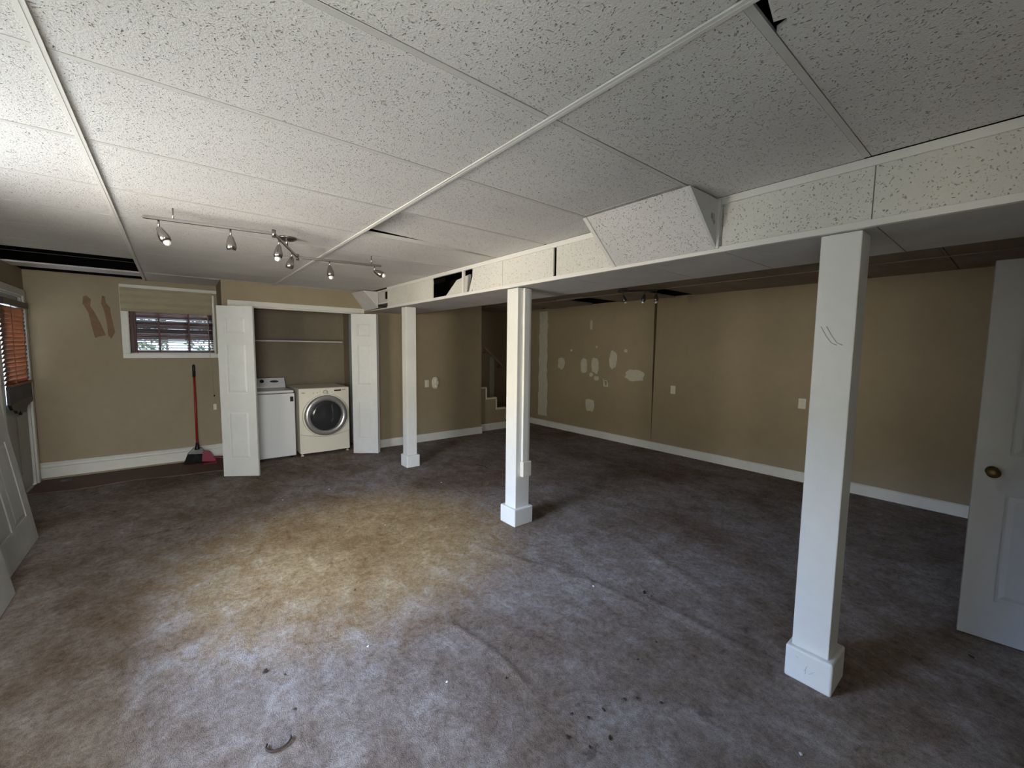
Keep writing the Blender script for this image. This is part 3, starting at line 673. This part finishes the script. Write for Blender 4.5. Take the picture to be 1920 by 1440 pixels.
bm = bmesh.new(); box(bm, (.22, 6.39, .006), (.36, 6.49, .014), .003); box(bm, (.355, 6.39, .006), (.363, 6.49, .045), .003); obj('pan_tray', bm, REDP, dp)
bm = bmesh.new(); tube(bm, [(.34, 6.485, .06), (.40, 6.49, .055), (.47, 6.46, .05)], [.014, .012, .014], 10); obj('handle', bm, REDP, dp)

# ------------------------------------------------------------------ window blind (cherry slats) and valance
bl = thing('window_blind', 'dark cherry slatted blind in the small window above the broom', 'blind', (0, YW-.02, 1.39))
zz = 1.425; k = 0
while zz < 1.895:
    tl = math.radians(12 if zz < 1.53 else (22 if zz < 1.56 else rng.uniform(24, 46)))
    bm = bmesh.new(); box(bm, (-.385, -.0235, -.0014), (.405, .0235, .0014)); bmesh.ops.rotate(bm, verts=bm.verts, cent=(0, 0, 0), matrix=Matrix.Rotation(tl, 3, 'X')); bmesh.ops.translate(bm, verts=bm.verts, vec=(0, YW+.035, zz))
    obj('slat', bm, SLATW, bl); zz += .026 if zz > 1.5 else .033
obj('bottom_rail', BOX((-.39, YW+.005, 1.392), (.41, YW+.06, 1.418), .003), SLATW, bl)
for x in (-.345, -.13, .16, .36): obj('ladder_tape', BOX((x-.009, YW+.008, 1.40), (x+.009, YW+.010, 1.9)), SLATW, bl)
obj('side_slat', BOX((-.398, YW+.0, 1.393), (-.352, YW+.008, 1.9), .002), SLATW, bl)
bm = bmesh.new(); tube(bm, [(-.335, YW-.008, 1.9), (-.334, YW-.012, 1.36)], .003, 6); obj('tilt_wand', bm, SLATW, bl)
va = thing('window_valance', 'beige padded fabric valance over the top of the small window', 'valance', (0, YW-.02, 1.9))
bm = bmesh.new(); pf = []
nn = 22
for k in range(nn+1):
    z = 1.885+.275*k/nn; pf.append((YW-.045-.010*math.cos(k/nn*2*PI*3.5)*(1-.4*k/nn), z))
pf += [(YW-.022, 2.16), (YW-.022, 1.885)]
prism(bm, pf, .865, 'x', -.458); obj('padding', bm, VAL, va)
cd_ = thing('blind_cord', 'thin blind pull cord with a white tassel hanging beside the bifold door', 'cord', (.37, YW-.03, .6))
bm = bmesh.new(); tube(bm, [(.355, YW-.03, 1.86), (.362, YW-.03, 1.3), (.385, YW-.03, .85)], .0028, 6); obj('string', bm, CORD, cd_)
bm = bmesh.new(); lathe(bm, [(.004, 0), (.008, .006), (.008, .018), (.003, .024)], (.386, YW-.03, .83), n=10); obj('bead', bm, BLACKP, cd_)
bm = bmesh.new(); tube(bm, [(.386, YW-.03, .83), (.388, YW-.03, .74)], .0015, 5); obj('lower_string', bm, CORD, cd_)
obj('tassel', BOX((.368, YW-.042, .655), (.405, YW-.012, .735), .006, 2), IVORY, cd_)
# ------------------------------------------------------------------ door blind (amber slats), rag
db = thing('door_blind', 'amber wooden slatted blind glowing on the glazed door at left', 'blind', (XL, 6.11, 1.1))
zz = 1.135
while zz < 1.85:
    bm = bmesh.new(); box(bm, (-.024, ly0-.10, -.0014), (.024, ly1+.02, .0014)); bmesh.ops.rotate(bm, verts=bm.verts, cent=(0, 0, 0), matrix=Matrix.Rotation(math.radians(-66), 3, 'Y')); bmesh.ops.translate(bm, verts=bm.verts, vec=(XL+.022, 0, zz))
    obj('slat', bm, SLATO, db); zz += .040
obj('head_rail', BOX((XL+.0, ly0-.12, 1.845), (XL+.055, ly1+.05, 1.905), .003), BLACKP, db, label='dark head rail')
obj('bottom_rail', BOX((XL+.005, ly0-.01, 1.10), (XL+.05, ly1+.02, 1.122), .003), SLATO, db)
for y in (5.93, 6.30): obj('ladder_tape', BOX((XL+.046, y-.008, 1.12), (XL+.048, y+.008, 1.85)), SLATO, db)
rg_ = bmesh.new(); n1 = 16
pl = []
for k in range(n1+1):
    y = 5.78+.78*k/n1; pl.append((y, .925+.02*math.sin(k*1.7)+.012*math.sin(k*3.1)))
prism(rg_, pl+[(6.56, 1.09), (6.2, 1.105), (5.78, 1.10)], .018, 'x', XL+.004)
rag = thing('draped_rag', 'grey rag tucked below the amber blind on the glazed door', 'cloth', (XL, 6.15, .93))
obj('cloth', rg_, RAG, rag)
bm = bmesh.new(); pl = [(5.80, .93), (5.85, .88), (5.95, .865), (6.0, .83), (6.08, .85), (6.12, .80), (6.2, .83), (6.28, .81), (6.34, .87), (6.56, .90), (6.56, .945), (6.2, .95)]
prism(bm, pl, .022, 'x', XL+.002); obj('frayed_edge', bm, BLACKP, rag, label='black frayed lower edge')

# ------------------------------------------------------------------ track lights
def head(parent, base, tilt_dir, tilt, mat=CHROME, size=1.0, deep=0):
    """stem then teardrop shade then bulb, one lamp_head part with shade/bulb sub-parts"""
    base = Vector(base); e = bmesh.new(); tube(e, [base, base-Vector((0, 0, .045*size))], .005*size, 8)
    h = obj('lamp_head', e, mat, parent)
    o = base-Vector((0, 0, .045*size)); ax = Vector((tilt_dir[0]*math.sin(tilt), tilt_dir[1]*math.sin(tilt), -math.cos(tilt)))
    bm = bmesh.new(); lathe(bm, [(.006*size, -.008*size), (.013*size, .0), (.017*size, .012*size), (.026*size, .045*size), (.027*size, .062*size), (.022*size, .078*size), (.019*size, .078*size)], o, ax, 20); obj('shade', bm, mat, h)
    bm = bmesh.new(); lathe(bm, [(.014*size, (.06-deep)*size), (.0175*size, (.085-deep)*size), (.014*size, (.096-deep)*size), (.003, (.102-deep)*size)], o, ax, 16); obj('bulb', bm, BULB, h)
tk = thing('track_light', 'brushed nickel zigzag track light with six small heads under the left ceiling', 'track light', (.65, 3.3, 2.2))
TZ = 2.195
pA, pB, pC, pD = Vector((-.10, 3.085, TZ)), Vector((.515, 2.995, TZ)), Vector((.775, 3.60, TZ-.01)), Vector((1.40, 3.50, TZ-.01))
for a, b, nm in ((pA, pB, 'rail'), (pB, pC, 'rail'), (pC, pD, 'rail')):
    bm = bmesh.new(); dirv = (b-a).normalized(); box(bm, (0, -.006, -.009), ((b-a).length, .006, .009), .002)
    bmesh.ops.transform(bm, matrix=Matrix.Translation(a) @ dirv.to_track_quat('X', 'Z').to_matrix().to_4x4(), verts=bm.verts); obj(nm, bm, CHROME, tk)
for p in (pB, pC):
    bm = bmesh.new(); lathe(bm, [(.012, -.022), (.012, .022)], p, n=14); obj('joint', bm, CHROME, tk)
bm = bmesh.new(); lathe(bm, [(.0635, 0), (.062, -.008), (.045, -.018), (.015, -.022)], (.654, 3.337, ZC-.001), n=36); obj('canopy', bm, CHROMED, tk)
bm = bmesh.new(); lathe(bm, [(.008, 0), (.008, .06)], (.645, 3.30, TZ)); obj('centre_stem', bm, CHROME, tk)
for p in ((.03, 3.066), (1.32, 3.513)):
    bm = bmesh.new(); tube(bm, [(p[0], p[1], TZ-.005), (p[0], p[1], ZC)], .004, 8); obj('support_stem', bm, CHROME, tk)
f_ = math.radians
head(tk, (-.034, 3.078, TZ-.006), (.8, -.4), f_(28)); head(tk, (.293, 3.03, TZ-.006), (.2, 0), f_(5), deep=.03); head(tk, (.558, 3.09, TZ-.006), (-.5, -.3), f_(15))
head(tk, (.70, 3.43, TZ-.008), (-.6, .2), f_(22), deep=.03); head(tk, (1.0, 3.565, TZ-.012), (.3, -.4), f_(14)); head(tk, (1.345, 3.51, TZ-.012), (.85, -.7), f_(62))
tk2 = thing('track_light', 'dim track light hanging under the sagging back room ceiling', 'track light', (4.4, 3.0, 2.2))
qa, qb = Vector((4.4, 3.30, 2.235)), Vector((4.4, 2.76, 2.195))
bm = bmesh.new(); dirv = (qb-qa).normalized(); box(bm, (0, -.008, -.010), ((qb-qa).length, .008, .010), .002)
bmesh.ops.transform(bm, matrix=Matrix.Translation(qa) @ dirv.to_track_quat('X', 'Z').to_matrix().to_4x4(), verts=bm.verts); obj('rail', bm, CHROMED, tk2)
bm = bmesh.new(); lathe(bm, [(.06, 0), (.058, -.01), (.03, -.03)], (4.4, 3.22, ZC-.001), n=24); obj('canopy', bm, CHROMED, tk2)
head(tk2, (4.4, 3.23, 2.215), (.5, -.6), f_(30), CHROMED); head(tk2, (4.4, 2.92, 2.20), (-.3, .5), f_(20), CHROMED); head(tk2, (4.4, 2.765, 2.19), (0, -.2), f_(6), CHROMED)

# ------------------------------------------------------------------ outlets and plates
def plate_x(label, y, z, w_=.075, h=.118, sock=True, cat='outlet', nm='wall_outlet'):
    t = thing(nm, label, cat, (XR, y, z))
    obj('plate', BOX((XR-.006, y-w_/2, z-h/2), (XR, y+w_/2, z+h/2), .002), IVORY, t)
    if sock:
        for dz in (-.024, .024): obj('socket', BOX((XR-.009, y-.015, z+dz-.014), (XR-.005, y+.015, z+dz+.014), .003), WHITE, t)
    return t
plate_x('ivory outlet on the right wall just right of the long crack', 3.172, .932)
plate_x('ivory outlet on the right wall beside the nearest post', 1.575, .907)
t = thing('open_junction_box', 'small open electrical box with bent wire among the white wall patches', 'outlet', (XR, 4.37, .94))
bm = bmesh.new(); box(bm, (XR-.02, 4.33, .90), (XR, 4.345, .99)); box(bm, (XR-.02, 4.40, .90), (XR, 4.415, .99)); box(bm, (XR-.02, 4.33, .89), (XR, 4.415, .90)); box(bm, (XR-.02, 4.33, .98), (XR, 4.415, .99)); obj('box', bm, IVORY, t)
bm = bmesh.new(); tube(bm, [(XR-.005, 4.37, .94), (XR-.04, 4.39, .97), (XR-.03, 4.42, 1.02)], .004, 6); obj('wire', bm, IVORY, t)
t = thing('wall_outlet', 'ivory switch plate on the far wall beside the farthest post', 'outlet', (3.107, YC, .93))
obj('plate', BOX((3.072, YC-.006, .87), (3.142, YC, .985), .002), IVORY, t); obj('toggle', BOX((3.102, YC-.014, .92), (3.112, YC-.005, .94), .002), WHITE, t)
t = thing('wall_telephone', 'white rounded wall device right of the far switch plate', 'wall device', (3.25, YC, .93))
bm = bmesh.new(); prism(bm, blob(3.25, .935, .105, .19, 24, 0, .8), -.03, 'y', YC); obj('body', bm, IVORY, t)
for z in (.985, .885):
    bm = bmesh.new(); lathe(bm, [(.036, 0), (.032, .012), (.01, .016)], (3.255, YC-.03, z), (0, -1, 0), 18); obj('ear_cup', bm, IVORY, t)

# ------------------------------------------------------------------ litter on the carpet
rt = random.Random(5)
def crumb(x, y, s, elong=1.0, m=None, ang=0, name='debris_crumb', **k):
    bm = bmesh.new(); bmesh.ops.create_icosphere(bm, subdivisions=1, radius=1)
    for v in bm.verts: v.co = Vector((v.co.x*s*elong, v.co.y*s, v.co.z*s*.55))*(1+rt.uniform(-.25, .25))
    o = obj(name, bm, m, None, **k); o.location = (x, y, s*.4+.002); o.rotation_euler = (0, 0, ang); return o
LEAF = new_mat('dry_dark_crumb', (.045, .032, .025), .9); CHIP = new_mat('white_plaster_chip', (.75, .76, .78), .7)
q = np.array
dark_px = [(1.90, 1.38, 2.3), ]
spots = []
crumb(2.196, 1.38, .009, 1.9, LEAF, .4, label='dark oblong crumb on the carpet between the middle and nearest posts', category='debris')
crumb(3.0, .06, .009, 1.5, LEAF, .9, label='dark crumb on the carpet just in front of the open right door', category='debris')
crumb(.26, 2.103, .009, 1.8, LEAF, .7, label='dark shiny crumb on the carpet beyond the curled twig', category='debris')
for k in range(30): spots.append((rt.uniform(.1, 2.6), rt.uniform(.9, 4.2), rt.uniform(.003, .0065), rt.uniform(1, 2)))
for k in range(12): spots.append((rt.uniform(1.0, 1.7), rt.uniform(.55, 1.1), rt.uniform(.004, .007), rt.uniform(1, 2)))
for (x, y, s, e) in spots:
    crumb(x, y, s, e, LEAF, rt.uniform(0, 3), label='small dark crumb of litter lying on the carpet', category='debris', group='dark crumbs on the carpet')
for (x, y, s) in [(.759, 4.461, .006), (1.978, 1.77, .008), (.69, 1.971, .005), (.887, 1.531, .006), (2.0, 1.62, .007), (1.202, 4.511, .007), (1.32, 3.3, .006), (2.25, 4.0, .007), (1.75, .42, .006)]:
    crumb(x, y, s, 1.3, CHIP, rt.uniform(0, 3), name='plaster_chip', label='tiny white plaster chip on the carpet', category='debris', group='white chips on the carpet')
bm = bmesh.new(); tw = [(.246+.035*math.cos(t)*1.2-.004, 1.673+.035*math.sin(t), .007) for t in [2.6+.42*k for k in range(10)]]
tube(bm, tw, [.0025]+[.0045]*8+[.002], 6); setp(obj('curled_twig', bm, LEAF), label='dark curled twig on the carpet in the left foreground', category='twig')
bm = bmesh.new(); tube(bm, [(2.98, 4.13, .006), (3.0, 4.25, .008), (2.95, 4.36, .006)], .004, 6); setp(obj('fallen_twig', bm, LEAF), label='thin dark twig on the carpet between the farther posts', category='twig')
t = thing('crumpled_paper', 'pale crumpled scrap on the floor under the far left baseboard', 'paper', (-.98, 6.5, 0))
bm = bmesh.new(); bmesh.ops.create_icosphere(bm, subdivisions=2, radius=.04)
for v in bm.verts: v.co = Vector((v.co.x*1.4, v.co.y*.8, v.co.z*.45))*(1+rt.uniform(-.3, .15)) + Vector((-.98, 6.5, .016))
obj('scrap', bm, RAG, t)

# ------------------------------------------------------------------ outside: sunlit ground and shrubs seen through blinds
gm = BOX((-14, -8, -.25), (XL-.16, 16, -.12)); box(gm, (XL-.16, -8, -.25), (6, YN-.15, -.12)); box(gm, (XL-.16, YF+.2, -.25), (14, 16, -.12)); struct('ground', gm, GRASS)
LF = new_mat('shrub_leaf', (.05, .07, .03), .6)
def shrub(cx, cy, r, h, n, lab):
    bm = bmesh.new()
    for _ in range(n):
        a, b, c = rt.uniform(-.75, .75), rt.gauss(0, .4), rt.uniform(0, 1)
        p = Vector((cx+a*r, cy+b*r, .1+c*h)); u = Vector((rt.gauss(0, 1), rt.gauss(0, 1), rt.gauss(0, 1))).normalized(); v = u.orthogonal().normalized(); s = rt.uniform(.03, .07)
        bm.faces.new([bm.verts.new(p+u*s), bm.verts.new(p+v*s*.5), bm.verts.new(p-u*s), bm.verts.new(p-v*s*.5)])
    t = thing('shrub', lab, 'shrub', (cx, cy, -.12))
    obj('foliage', bm, LF, t, kind='stuff')
    bm = bmesh.new(); tube(bm, [(cx, cy, -.14), (cx, cy, h*.7)], .03, 6); obj('stem', bm, JOIST, t)
struct('sky_blocker', BOX((-2.7, -.6, 2.25), (XL-.17, 4.2, 2.40)), JOIST)   # unseen overhang added outside to block steep sky light
shrub(-.75, 9.3, .9, 3.0, 2600, 'leafy shrub outside the small window, to the left')
shrub(.85, 9.8, .9, 3.2, 2600, 'leafy shrub outside the small window, to the right')
